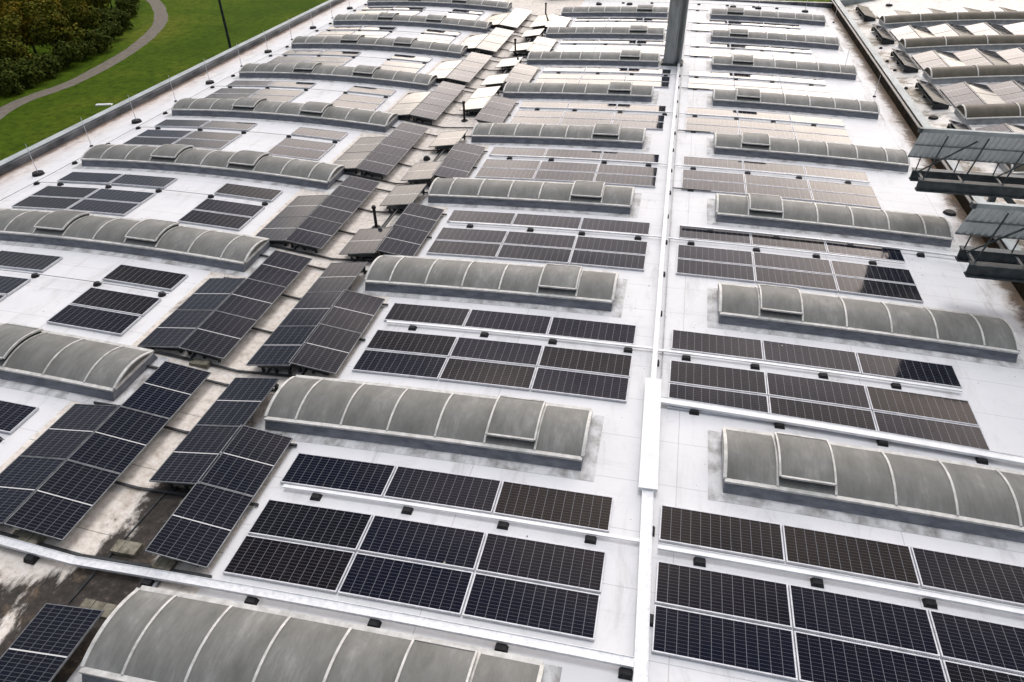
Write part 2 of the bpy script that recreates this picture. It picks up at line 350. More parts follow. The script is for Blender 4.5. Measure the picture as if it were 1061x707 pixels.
# ------------------------------------------------------------------ skylights (parts of the building)
def skylight(X, y0, zf, hatches, H=.32, D=1.79, rise=.20, front_label=None, pane=PANE, curb=CURB):
    """X: list of rib positions from one end to the other"""
    xa, xb = X[0], X[-1]
    def sub(a, b, k=2): return [a+(b-a)*i/k for i in range(k+1)]
    stations = [xa]
    for a, b in zip(X, X[1:]): stations += sub(a, b)[1:]
    m = BMB()
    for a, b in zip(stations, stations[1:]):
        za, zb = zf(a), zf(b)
        m.hexa([(a, y0-.15, za-.05), (b, y0-.15, zb-.05), (b, y0+D+.10, zb-.05), (a, y0+D+.10, za-.05),  # foot flared forward as a stand-in for the shaded zone
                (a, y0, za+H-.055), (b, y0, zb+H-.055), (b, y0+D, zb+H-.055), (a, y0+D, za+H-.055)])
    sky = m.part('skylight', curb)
    # flashing apron; its grey front strip stands in for shade on the roof
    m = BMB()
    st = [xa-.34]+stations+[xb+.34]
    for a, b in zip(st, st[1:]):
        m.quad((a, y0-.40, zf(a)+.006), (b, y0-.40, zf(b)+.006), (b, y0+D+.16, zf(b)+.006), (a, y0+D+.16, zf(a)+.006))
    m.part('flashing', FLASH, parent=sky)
    # rim frame
    m = BMB()
    for a, b in zip(stations, stations[1:]):
        for (ya, yb) in ((y0-.05, y0+.06), (y0+D-.06, y0+D+.05)):
            za, zb = zf(a)+H-.052, zf(b)+H-.052
            m.hexa([(a, ya, za), (b, ya, zb), (b, yb, zb), (a, yb, za), (a, ya, za+.055), (b, ya, zb+.055), (b, yb, zb+.055), (a, yb, za+.055)])
    for x in (xa, xb):
        z = zf(x)+H-.05; m.box(x-.04, x+.04, y0+.062, y0+D-.062, z, z+.05)
    m.part('rim', RIB, parent=sky)
    NA = 12
    def arc(t, off=0):           # t in 0..1 across the depth
        c = D-.12; r = (c*c/4+rise*rise)/(2*rise); th = math.asin(c/2/r); a = -th+2*th*t
        return y0+D/2+(r+off)*math.sin(a), (r+off)*math.cos(a)-(r-rise)
    for i, (a, b) in enumerate(zip(X, X[1:])):
        m = BMB(); a1, b1 = a+.02, b-.02
        mid = (a1+b1)/2
        for p, q in ((a1, mid), (mid, b1)):
            for k in range(NA):
                ya, ha = arc(k/NA); yb, hb = arc((k+1)/NA)
                m.quad((p, ya, zf(p)+H+ha), (q, ya, zf(q)+H+ha), (q, yb, zf(q)+H+hb), (p, yb, zf(p)+H+hb))
        m.part('pane', pane, True, parent=sky)
    for i, x in enumerate(X):
        m = BMB(); w = .04 if i in (0, len(X)-1) else .026
        for k in range(NA):
            (ya, ha), (yb, hb) = arc(k/NA, .03), arc((k+1)/NA, .03); (yc, hc), (yd, hd) = arc(k/NA, -.01), arc((k+1)/NA, -.01)
            z = zf(x)+H
            m.hexa([(x-w, yc, z+hc), (x+w, yc, z+hc), (x+w, yd, z+hd), (x-w, yd, z+hd), (x-w, ya, z+ha), (x+w, ya, z+ha), (x+w, yb, z+hb), (x-w, yb, z+hb)])
        m.part('rib', RIB, parent=sky)
    for x, s in ((xa, 1), (xb, -1)):     # end gables
        m = BMB(); z = zf(x)+H; pts = [(x+s*.02, *((lambda q: (q[0], z+q[1]))(arc(k/NA)))) for k in range(NA+1)]
        m.poly(pts if s < 0 else pts[::-1]); m.part('end_gable', pane, parent=sky)
    for hi in hatches:
        a, b = X[hi]+.01, X[hi+1]-.01; off = .13
        T0, T1 = .11, .93
        m = BMB()
        def P(x, t, o): y, h = arc(t, o); return (x, y, zf(x)+H+h)
        n = 10
        ts = [T0+(T1-T0)*k/n for k in range(n+1)]
        for t, u in zip(ts, ts[1:]): m.quad(P(a, t, off), P(b, t, off), P(b, u, off), P(a, u, off))
        h = m.part('vent_hatch', pane, True, parent=sky)
        m = BMB()
        for x, w in ((a, .045), (b, -.045)):
            for t, u in zip(ts, ts[1:]):
                lo, hi_ = sorted((x, x+w))
                m.hexa([P(lo, t, off-.035), P(hi_, t, off-.035), P(hi_, u, off-.035), P(lo, u, off-.035), P(lo, t, off+.02), P(hi_, t, off+.02), P(hi_, u, off+.02), P(lo, u, off+.02)])
        for t in (T0, T1):
            q = Vector(P(a+.046, t, off)); r = Vector(P(b-.046, t, off)); m.bar(q, r, .05, .05)
        m.part('hatch_frame', RIB, parent=sky)
        m = BMB()                     # upstand under the hatch
        for x in (a+.06, b-.06):
            for t, u in zip(ts, ts[1:]):
                s1 = [P(x, t, -.02), P(x, u, -.02), P(x, u, off-.03), P(x, t, off-.03)]
                m.quad(*s1)
        for t in (T0+.02, T1-.02): m.quad(P(a+.06, t, -.03), P(b-.06, t, -.03), P(b-.06, t, off-.02), P(a+.06, t, off-.02))
        m.part('hatch_upstand', STEEL, parent=sky)
    return sky
def ribs(x0, x1, e0, n, e1):
    seg = (x1-x0)/(e0+n+e1); out = [x0, x0+e0*seg]
    for i in range(n): out.append(out[-1]+seg)
    out.append(x1); return out
XRL = ribs(-10.72, -2.27, .68, 5, .92)     # 7 panes, hatch in sixth
XRR = ribs(1.07, 9.56, .92, 5, .72)        # hatch in second
XLL = ribs(-27.47, -15.25, .78, 8, .715)   # 10 panes, hatches 4 and 7
YF, DEP = 11.99, 1.79
for k in range(-1, 8):
    y = YF+PER*k
    lab = f'grey ribbed barrel skylight, {ORD[k+1]} from the camera left of the central cable tray'
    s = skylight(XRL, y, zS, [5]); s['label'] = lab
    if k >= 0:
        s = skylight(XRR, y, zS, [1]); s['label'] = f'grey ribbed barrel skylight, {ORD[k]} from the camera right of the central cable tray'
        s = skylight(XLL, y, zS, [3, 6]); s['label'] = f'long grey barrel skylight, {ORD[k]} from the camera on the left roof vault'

# ------------------------------------------------------------------ solar panels
def panel_meshes(w, d, t, fr, cell, frm, ry=0):
    m = MB(); x, y = w/2, d/2; z0, z1 = 0, t
    m.box(-x, x, -y, -y+fr, z0, z1); m.box(-x, x, y-fr, y, z0, z1)
    m.box(-x, -x+fr, -y+fr, y-fr, z0, z1); m.box(x-fr, x, -y+fr, y-fr, z0, z1)
    g = MB(); x -= fr; y -= fr
    g.quad((-x, -y, t-.007), (x, -y, t-.007), (x, y, t-.007), (-x, y, t-.007), 0, [(0, 0), (1, 0), (1, 1), (0, 1)])
    root = empty('solar_panel')
    m.build('frame', frm, root); g.build('cell_sheet', cell, root)
    return root
flat0 = panel_meshes(2.63, 1.0, .065, .026, CELL, ALU); flat_used = False
port0 = panel_meshes(1.44, 1.985, .04, .014, CELLP, ALUD); port_used = False
# the short edges of the tilted ones carry a paler strip
npan = 0
def place(proto, x, y, z, tilt, label, group, yr=0):
    global npan, flat_used, port_used
    if proto is flat0 and not flat_used: o = proto; flat_used = True
    elif proto is port0 and not port_used: o = proto; port_used = True
    else: o = copy_tree(proto)
    o.location = (x, y, z); o.rotation_euler = (yr, tilt, 0)
    tag(o, label, 'solar panel', group); npan += 1
    return o
def flat_panel(x, y, label, group, zf=zS):
    if not seen([(x-1.3, y-.5, zf(x)), (x+1.3, y-.5, zf(x)), (x+1.3, y+.5, zf(x)), (x-1.3, y+.5, zf(x))], -4): return
    dz = (zf(x+1.3)-zf(x-1.3))/2.6
    place(flat0, x, y, zf(x)+.012, -math.atan(dz), label, group)
PA, PB, PC, PD = 11.15, 10.15, 9.62, 7.52
ROWY = [('rear', 10.65), ('middle', 9.10), ('front', 8.04)]
for k in range(0, 8):
    for side, xs in (('left', [-8.055, -5.39, -2.725]), ('right', [.99, 3.65, 6.31])):
        for nm, x in zip(('left', 'centre', 'right'), xs):
            for rn, yy in ROWY:
                lab = f'flat dark solar panel, {rn} row {nm}, before {ORD[k+1] if side=="left" else ORD[k]} skylight {side} of central tray'
                flat_panel(x, yy+PER*k, lab, 'flat solar panels on the middle roof vault')
    for nm, x in zip(('left', 'centre', 'detached right'), [-25.95, -23.22, -18.22]):
        for rn, yy in ROWY:
            lab = f'flat dark solar panel, {rn} row {nm}, before {ORD[k]} skylight of left roof vault'
            flat_panel(x, yy-.08+PER*k, lab, 'flat solar panels on the left roof vault')

# tilted panels in the valley
START = [7.45, 14.1, 20.85, 27.7, 34.95, 41.6, 48.6, 55.5]
DSH = {'zl': .03}
def tilted(xa, za, xb, zb, y, label, group):
    """panel between the long edges xa (height za) and xb (height zb)"""
    if not seen([(xa, y, za), (xb, y, zb), (xa, y+2, za), (xb, y+2, zb)], -3): return False
    a = math.atan2(zb-za, xb-xa); cx, cz = (xa+xb)/2, (za+zb)/2
    n = Vector((-math.sin(a), 0, math.cos(a)))
    place(port0, cx-n.x*.04, y+1.0, cz-n.z*.04, -a, label, group); return True
GV = 'tilted solar panels along the valley gutter'
PL = ['front', 'middle', 'rear']
racks = {}
def rack_note(key, x0, x1, xr, zr, z0, z1, y0, y1):
    racks.setdefault(key, []).append((x0, x1, xr, zr, z0, z1, y0, y1))
slots = []   # (ridge, slope, group k, [y...])
for k, s in enumerate(START):
    slots.append(('left', 'left', k, [(0, s), (1, s+2.0)] if k else [(0, s), (1, s+2.0)]))
    slots.append(('left', 'right', k, [(0, s), (1, s+2.0), (2, s+4.0)]))
    slots.append(('right', 'right', k, [(0, s+.03), (1, s+2.03)]))
RLY = {0: [(1, 9.42), (2, 11.42)], 1: [(0, 14.0), (1, 16.0), (2, 18.0)], 2: [(0, 20.65), (2, 24.75)], 3: [(0, 27.3), (2, 31.35)],
       4: [(0, 36.75), (1, 38.75)], 5: [(0, 41.3), (2, 45.1)], 6: [(0, 49.0), (2, 53.0)], 7: [(0, 56.0), (1, 58.0)]}
for k, l in RLY.items(): slots.append(('right', 'left', k, l))
GEO = {('left', 'left'): (-16.08, .05, -14.66, .225), ('left', 'right'): (-14.60, .225, -13.20, .03),
       ('right', 'left'): (-12.36, .0, -11.06, .195), ('right', 'right'): (-11.02, .195, -9.72, .02)}
for ridge, slope, k, l in slots:
    xa, za, xb, zb = GEO[(ridge, slope)]
    ok = False
    for i, y in l:
        r = tilted(xa, za, xb, zb, y, f'tilted solar panel, {PL[i]} of {slope} slope, {ridge} ridge in the valley, {ORD[k+(ridge=="right")]} group', GV)
        ok = ok or r
    if ok: rack_note((ridge, slope, k), *GEO[(ridge, slope)], 0, 0, l[0][1], l[-1][1]+2.0)
# near one at the lower left corner
for i, y in ((1, 2.05), (2, 4.06)):
    xa, za, xb, zb = GEO[('right', 'left')]
    tilted(xa, za, xb, zb, y, f'tilted solar panel in the lower left corner, {"rear" if i==2 else "front"} one, beside nearest skylight', GV)
# end frames: dark beams stand in for shade beneath front and rear edges
for (ridge, slope, k), v in racks.items():
    xa, za, xb, zb, _, _, y0, y1 = v[0]
    mm = MB(); n = 6
    x0, x1 = (xa+.25, xb-.03) if slope == 'left' else (xa+.03, xb-.25)
    cx = (xa+xb)/2; cz = zS(cx); o = Vector((cx, y0, cz))
    for yy in ([y0+.10+2.0*j for j in range(int(round((y1-y0)/2.0)))]+[y1-.12]):
        za2, zb2 = za-.062, zb-.062
        mm.hexa([Vector(p)-o for p in ((x0, yy, max(za2-.07, zS(x0)+.002)), (x1, yy, max(zb2-.16, zS(x1)+.004)), (x1, yy+.07, max(zb2-.16, zS(x1)+.004)), (x0, yy+.07, max(za2-.07, zS(x0)+.002)),
                 (x0, yy, za2+.012), (x1, yy, zb2), (x1, yy+.07, zb2), (x0, yy+.07, za2+.012))])
        for x in (x0+.08, x1-.08, (x0+x1)/2):
            mm.box(x-.035-o.x, x+.035-o.x, yy+.072-o.y, yy+.14-o.y, zS(x)-o.z, (za2+(zb2-za2)*(x-x0)/(x1-x0))-o.z-.004)
        mm.box(x0+.15-o.x, x1-.15-o.x, yy+.30-o.y, yy+.34-o.y, zS(cx)+.01-o.z, zS(cx)+.10-o.z)
    mm.box(x0+.2-o.x, x0+.25-o.x, .05, y1-y0-.07, zS(x0+.2)+.002-o.z, zS(x0+.2)+.05-o.z)
    mm.box((x0+x1)/2-.03-o.x, (x0+x1)/2+.03-o.x, .12, y1-y0-.07, (za+zb)/2-.20-o.z, (za+zb)/2-.15-o.z)
    ob = mm.build('panel_rack', STEEL, loc=o)
    tag(ob, f'black shade-filling mounting frame under {slope} slope of {ridge} ridge in the valley, {ORD[k+(ridge=="right")]} group', 'mounting frame', 'mounting frames under the tilted panels')
# rails crossing the valley
ri = 0
for k, s in enumerate(START):
    for j in range(4):
        y = s+2.0*j-.05
        if not seen([(-13.2, y, -.3), (-9.7, y, -.3)], 0): continue
        mm = MB(); xs = [-15.9, -15, -14, -13.2, -12.8, -12.3, -11.5, -10.3, -9.55]
        o = Vector((-12.8, y, zS(-12.8)))
        for a, b in zip(xs, xs[1:]):
            mm.bar(Vector((a, y, zS(a)+.06))-o, Vector((b, y, zS(b)+.06))-o, .06, .05)
        ob = mm.build('cross_strut', STEEL, loc=o)
        tag(ob, f'thin black rail crossing the stained gutter, number {["one","two","three","four"][j]} of the {ORD[k]} valley group', 'rail', 'rails across the valley gutter')
# ballast blocks
def ballast(x, y, w, d, h, label, rz=0, zf=zS, z=None):
    mm = MB(); n = 3
    for i in range(n):
        a = -w/2+w*i/n; mm.box(a+.006, a+w/n-.006, -d/2, d/2, 0, h+random.uniform(-.008, .008))
    ob = mm.build('ballast_block', CONC, loc=(x, y, zf(x) if z is None else z)); ob.rotation_euler = (0, 0, rz)
    return tag(ob, label, 'concrete block', 'concrete ballast blocks')
ballast(-11.9, 7.75, .62, .32, .11, 'mossy concrete block in the dark gutter left of the nearest right ridge')
ballast(-10.75, 7.50, .45, .28, .12, 'mossy concrete block under front edge of the nearest right ridge panel')
ballast(-14.2, 7.42, .75, .30, .11, 'mossy concrete block under front edge of the nearest left ridge panel')
ballast(-11.55, 6.30, .75, .30, .06, 'pale concrete block behind the lower left corner panel')
ballast(-11.75, 9.75, .6, .25, .12, 'olive block beneath the left slope of nearest right ridge')
ballast(-13.95, 14.0, .6, .25, .12, 'mossy block beneath the second group of the left ridge')

# ------------------------------------------------------------------ right roof: skylights and saw-tooth panels
def zr(x): return zRR(x)
XQ = [13.75+2.45*i for i in range(5)]
for k in range(2, 8):
    y = YF+PER*k
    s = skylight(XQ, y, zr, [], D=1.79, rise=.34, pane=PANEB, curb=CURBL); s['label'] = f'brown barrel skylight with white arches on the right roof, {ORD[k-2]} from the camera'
GR = 'tilted solar panels on the right roof'
cnt = 0
for k in range(2, 9):
    s = YF+PER*(k-1)+DEP+.25
    for i in range(4):
        xa = 14.0+2.45*i; xm = xa+1.20; xb = xa+2.40
        zz = zr(xm)
        for sl, (p, zp, q, zq) in (('left', (xa, zr(xa)+.12, xm, zz+.36)), ('right', (xm+.03, zz+.36, xb, zr(xb)+.12))):
            for j in range(1 if k == 8 else 2):
                y = s+2.0*j
                if not seen([(p, y, zp), (q, y, zq), (p, y+2, zp), (q, y+2, zq)], -3): continue
                a = math.atan2(zq-zp, q-p); n = Vector((-math.sin(a), 0, math.cos(a)))
                ob = copy_tree(port0); ob.location = ((p+q)/2-n.x*.04, y+1.0, (zp+zq)/2-n.z*.04); ob.rotation_euler = (0, -a, 0)
                ob.scale = (.93, 1, 1)
                tag(ob, f'pale tilted panel, {["front","rear"][j]} {sl} slope, {ORD[i].replace("nearest","first")} ridge from left, {ORD[k-2]} right roof row', 'solar panel', GR); npan += 1
    # small single slope panels beside the dividing wall
    y0 = YF+PER*(k-1)+2.4
    if 3 < k < 9:
        xa, xb = 12.75, 13.72
        if seen([(xa, y0, 0), (xb, y0, 0), (xb, y0+4, 0)], -3):
            for j in range(2):
                a = math.atan2(-.06, 1); ob = copy_tree(port0); ob.scale = (.69, 1, 1)
                ob.location = ((xa+xb)/2, y0+1.0+2*j, zr(13.2)+.33); ob.rotation_euler = (0, .22, 0)
                tag(ob, f'narrow raised panel beside the dividing wall on the right roof, {["front","rear"][j]} of {ORD[k-4]} pair', 'solar panel', 'narrow panels beside the dividing wall'); npan += 1
            mm = MB(); o = Vector((13.2, y0+2, zr(13.2)))
            for yy in (-1.95, -.02, 1.9):
                mm.box(-.42, .42, yy, yy+.06, 0, .30)
            mm.box(-.44, -.40, -1.88, 1.88, .22, .31); mm.box(.40, .44, -1.88, 1.88, .20, .29)
            ob = mm.build('panel_rack', STEEL, loc=o)
            tag(ob, f'black mounting frame under the {ORD[k-4]} pair of narrow panels on right roof', 'mounting frame', 'frames of the narrow panels')
    y1 = s+4.0
    if k == 8: continue
    for i in range(4):
        xa = 14.0+2.45*i; xm = xa+1.20; xb = xa+2.40; zz = zr(xm)
        if not seen([(xa, s, zz), (xb, s, zz), (xb, y1, zz)], -3): continue
        mm = MB(); o = Vector((xm, s, zz))
        for yy in (s+.12, s+1.95, y1-.2):
            mm.hexa([Vector(q)-o for q in ((xa+.08, yy, zr(xa)), (xm, yy, zz), (xm, yy+.06, zz), (xa+.08, yy+.06, zr(xa)), (xa+.08, yy, zr(xa)+.06), (xm, yy, zz+.28), (xm, yy+.06, zz+.28), (xa+.08, yy+.06, zr(xa)+.06))])
            mm.hexa([Vector(q)-o for q in ((xm+.03, yy, zz), (xb-.08, yy, zr(xb)), (xb-.08, yy+.06, zr(xb)), (xm+.03, yy+.06, zz), (xm+.03, yy, zz+.28), (xb-.08, yy, zr(xb)+.06), (xb-.08, yy+.06, zr(xb)+.06), (xm+.03, yy+.06, zz+.28))])
        ob = mm.build('panel_rack', STEEL, loc=o)
        tag(ob, f'dark frame beneath {ORD[i].replace("nearest","first")} panel ridge from left in the {ORD[k-2]} right roof row', 'mounting frame', 'mounting frames on the right roof')
print('panels', npan)

# ------------------------------------------------------------------ cable trays
def polytray(name, pts, w, h, mat, label, cat, group=None, lift=.09, feet=2.2, footsz=(.26, .19), foot_off=0, zf=zS, lidlip=True, footx=True):
    pts = [Vector((x, y, zf(x)+lift)) for x, y in pts]
    o = pts[0].copy(); mm = MB()
    for a, b in zip(pts, pts[1:]):
        mm.bar(a-o, b-o, w, h)
    if w > .12 and lidlip:
        for a, b in zip(pts, pts[1:]):
            d = (b-a).normalized(); sd = d.cross(Vector((0, 0, 1)))*(w/2-.006)
            for s in (-1, 1): mm.bar(a-o+sd*s+Vector((0, 0, h/2+.009)), b-o+sd*s+Vector((0, 0, h/2+.009)), .012, .018)
    ob = mm.build(name, mat, loc=o); tag(ob, label, cat, group)
    if feet:
        tot = sum((b-a).length for a, b in zip(pts, pts[1:])); s = feet*.4
        while s < tot:
            r = s
            for a, b in zip(pts, pts[1:]):
                l = (b-a).length
                if r <= l: p = a.lerp(b, r/l); break
                r -= l
            d = (b-a).normalized(); f = MB(); fw_, fd = footsz
            if abs(d.x) < .5: fw_, fd = fd, fw_
            side = d.cross(Vector((0, 0, 1)))*foot_off
            c = p-o+side; z = zf(p.x)+.001-o.z; hh = max(.04, lift-h/2-.004)
            jx = random.uniform(-.02, .02); x0, x1, y0, y1 = c.x-fw_/2+jx, c.x+fw_/2+jx, c.y-fd/2, c.y+fd/2
            f.hexa([(x0, y0, z), (x1, y0, z), (x1, y1, z), (x0, y1, z), (x0+.03, y0+.03, z+hh), (x1-.03, y0+.03, z+hh), (x1-.03, y1-.03, z+hh), (x0+.03, y1-.03, z+hh)])
            f.build('foot', RUB, ob); s += feet*random.uniform(.88, 1.12)
    return ob
def line(x0, x1, y, n=8, y2=None):
    y2 = y if y2 is None else y2
    return [(x0+(x1-x0)*i/n, y+(y2-y)*i/n) for i in range(n+1)]
# the main tray along the crown
main = [(-.50, 3.0), (-.50, 7.0), (-.66, 11.6)]
polytray('cable_tray', main, .26, .07, TRAY, 'broad central cable tray at the picture bottom, running away from the camera', 'cable tray', 'central cable run', lift=.12, feet=2.3, foot_off=.12)
polytray('tray_cover', [(-.655, 11.45), (-.76, 15.5)], .44, .10, TRAYL, 'wide bright white cover over the central cable tray', 'cover', 'central cable run', lift=.17, feet=0, lidlip=False)
far = [(-.76, 15.5), (-.84, 22), (-.92, 32), (-.98, 47), (-1.0, 67)]
polytray('cable_tray', far, .15, .07, TRAY, 'narrow silver cable tray running up the middle behind the white cover', 'cable tray', 'central cable run', lift=.12, feet=2.4, foot_off=.06)
polytray('conduit', [(x+.22, y) for x, y in far], .035, .035, ALUD, 'thin grey conduit close along the right side of central tray', 'conduit', lift=.05, feet=0)
# the wide tray crossing at the bottom
polytray('cable_tray', [(x, 7.18) for x in (-17.5, -16.4, -15.2, -14, -12.8, -11.6, -10.3, -9, -7, -5, -3, -1.6, -.64)], .20, .06, TRAY,
         'long silver cable tray crossing the picture bottom, from the valley to central tray', 'cable tray', 'cross trays', lift=.16, feet=2.6, foot_off=.16)
polytray('cable_tray', line(-.52, 9.6, 14.72, y2=14.4), .24, .06, TRAYL, 'wide white tray right of the central tray behind the nearest skylight', 'cable tray', 'cross trays', lift=.13, feet=2.3, foot_off=.14)
polytray('cable_tray', line(-.34, 8.2, 9.93), .15, .05, TRAYL, 'white tray between the nearest panel rows right of the central tray', 'cable tray', 'cross trays', lift=.12, feet=2.2, foot_off=.14)
polytray('conduit', line(-.2, 11.0, 25.03), .07, .06, TRAY, 'silver conduit in front of third right skylight reaching under the canopy', 'conduit', 'cross trays', lift=.14, feet=2.6, foot_off=.1)
for k in range(0, 9):
    y = 9.93+PER*k
    polytray('cable_tray', line(-9.2, -.64 if k == 0 else -.86, y+.08), .09 if k < 2 else .06, .04, TRAYL if k < 2 else TRAY, f'thin pale tray between panel rows, {ORD[k]} from camera left of the central tray', 'cable tray', 'cross trays', lift=.11, feet=2.2, foot_off=.12)
    if k: polytray('cable_tray', line(-.7, 7.55, y+.03), .09 if k < 2 else .06, .04, TRAYL if k < 2 else TRAY, f'thin pale tray between panel rows, {ORD[k]} from camera right of the central tray', 'cable tray', 'cross trays', lift=.11, feet=2.1, foot_off=.12)
    if k > 2: polytray('conduit', line(-.7, .9, YF+DEP+.8+PER*(k-1)), .05, .04, STEEL, f'short dark conduit beside the central tray behind skylight row {ORD[k-1]}', 'conduit', 'short conduits', lift=.07, feet=1.9, foot_off=.0)
# lightning wires on the left vault
def wire(pts, label, r=.012, lift=.11, step=1.55, zf=zS):
    P = [Vector((x, y, zf(x)+lift)) for x, y in pts]; o = P[0].copy(); mm = MB()
    for a, b in zip(P, P[1:]): mm.tube(a-o, b-o, r, n=5)
    ob = mm.build('lightning_wire', ALUD, loc=o); tag(ob, label, 'lightning wire', 'lightning conductors')
    tot = sum((b-a).length for a, b in zip(P, P[1:])); s = step*.5
    while s < tot:
        t = s
        for a, b in zip(P, P[1:]):
            l = (b-a).length
            if t <= l: p = a.lerp(b, t/l); break
            t -= l
        f = MB(); z = zf(p.x)+.001-o.z; c = p-o
        f.tube((c.x, c.y, z), (c.x, c.y, z+lift-r-.004), .14, .10, 8)
        f.build('holder', RUB, ob); s += step
    return ob
wire([(-28.35, 18), (-28.1, 25), (-28.1, 40), (-27.7, 67)], 'dark lightning wire on black holders along the left roof edge', step=2.35)
for k in range(0, 8):
    y = 9.80+PER*k
    if seen([(-28, y, 0), (-16.9, y, 0)], 0):
        wire([(-28.1+11.3*i/8, y) for i in range(9)], f'lightning wire on black holders before {ORD[k]} skylight of the left roof vault', step=2.45)
# lightning rods
def rod(x, y, h, big, label, zf=zS, r=.018, lean=(0, 0)):
    e = empty('lightning_rod', (x, y, zf(x)))
    m1 = MB(); m1.tube((0, 0, .02), (lean[0], lean[1], h), r, r*.6, 6); m1.build('rod', ALU, e)
    m2 = MB()
    if big: m2.tube((0, 0, 0), (0, 0, .13), .27, .23, 14)
    else: m2.tube((0, 0, 0), (0, 0, .06), .10, .07, 8)
    m2.build('base', RUB, e)
    return tag(e, label, 'lightning rod', 'lightning rods')
for i in range(12):
    y = 21.4+3.5*i+(.2 if i > 5 else 0)
    if seen([(-29, y, 0), (-29, y, 1.5)], 0):
        rod(-29.0+.03*i, y, 1.45, i % 2 == 1, f'thin lightning rod by the left parapet, {["nearest","second","third","fourth","fifth","sixth","seventh","eighth","ninth","tenth","eleventh","twelfth"][i]} along the edge')
for i, x in enumerate((-8.2, -5.6, 2.9, 4.9, 8.6)):
    rod(x, 65.6, 1.3, True, f'lightning rod on black base near the far roof edge, {ORD[i].replace("nearest","first")} from left')
for i, (x, y) in enumerate(((10.4, 62.5), (10.1, 44.0), (9.4, 50.0), (15.5, 68.5), (20.6, 71), (23.5, 70))):
    rod(x, y, 1.2, i > 2, f'small lightning rod {["inside dividing wall near its far end","inside dividing wall halfway along","standing left of the dividing wall","behind farthest skylight of right roof","behind the right roof panels, far edge","at the far right corner of roof"][i]}', zf=zRR if i > 2 else zS)
# vent pipes in the valley
for i, (x, y, h) in enumerate(((-12.1, 23.5, .85), (-11.95, 36.1, .95), (-12.0, 49.3, 1.0), (-12.0, 61.0, 1.0))):
    e = empty('vent_pipe', (x, y, zS(x)))
    a = MB(); a.tube((0, 0, .05), (0, 0, h), .06, .06, 10); a.tube((0, 0, h+.001), (0, 0, h+.1), .09, .08, 10); a.build('pipe', RUB, e)
    a = MB(); a.tube((0, 0, 0), (0, 0, .05), .2, .16, 10); a.build('base', RUB, e)
    tag(e, f'black vent pipe standing in the valley gutter, {ORD[i]} from the camera', 'vent pipe', 'vent pipes in the valley')
e = MB()
for i in range(5):
    a0, a1 = i*math.pi/10, (i+1)*math.pi/10
    e.tube((0, 0, .2*math.sin(a0)), (0, 0, .2*math.sin(a1)), .17*math.cos(a0)+.005, .17*math.cos(a1)+.005, 12)
tag(e.build('drain_cap', RUB, loc=(-12.3, 30.6, zS(-12.3))), 'round black drain cap on the pale valley gutter', 'drain cap')
for i, (x, y) in enumerate(((12.6, 41.2), (12.55, 35.9), (12.45, 50.2), (12.4, 52.3), (12.6, 55.6), (12.35, 46.5), (10.3, 29.0))):
    a = MB(); a.tube((0, 0, 0), (0, 0, .10), .26 if i in (0, 6) else .12, .2 if i in (0, 6) else .08, 10)
    tag(a.build('roof_outlet', RUB, loc=(x, y, (zRR if i < 6 else zS)(x))), f'low black outlet {["beside dividing wall above the canopy, large","small, just behind the rear canopy","small, left of third narrow panels","small, right of the wall midway","small, near second farthest narrow panels","small, beside the middle narrow panels","flat, on white roof left of the canopies"][i]}', 'roof outlet', 'roof outlets')

# edge rail at the lower left and flat conduits in the gutter
polytray('metal_rail', [(-10.35, 2.2), (-10.55, 4.6), (-10.65, 7.5)], .07, .07, ALUD, 'grey metal rail between lower left corner panel and nearest skylight', 'rail', lift=.06, feet=0)
polytray('gutter_cable', [(-12.25, 6.3), (-12.15, 8), (-12.05, 9.5)], .025, .025, STEEL, 'black cable lying along the dark stained gutter floor', 'cable', lift=.03, feet=0)

# ------------------------------------------------------------------ mast
e = empty('steel_mast', (-1.42, 47.9, zS(-1.42)))
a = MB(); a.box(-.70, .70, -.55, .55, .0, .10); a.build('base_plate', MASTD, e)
a = MB()
a.box(-.56, -.44, -.38, .38, .10, 9.0); a.box(.44, .56, -.38, .38, .10, 9.0); a.box(-.44, .44, .02, .10, .10, 9.0)
a.box(-.44, .10, -.36, -.28, .10, 9.0)
a.build('column', MASTM, e)
a = MB(); a.box(.12, .20, -.30, .019, .10, 9.0); a.box(-.62, .08, -.62, -.385, 3.9, 6.4); a.build('bracket_box', MASTM, e)
a = MB()
for sx in (-.6, .6):
    for sy in (-.45, .45): a.tube((sx, sy, .10), (sx, sy, .17), .04, .04, 6)
a.build('bolts', STEEL, e)
tag(e, 'tall grey steel mast on a base plate left of the central tray', 'mast')
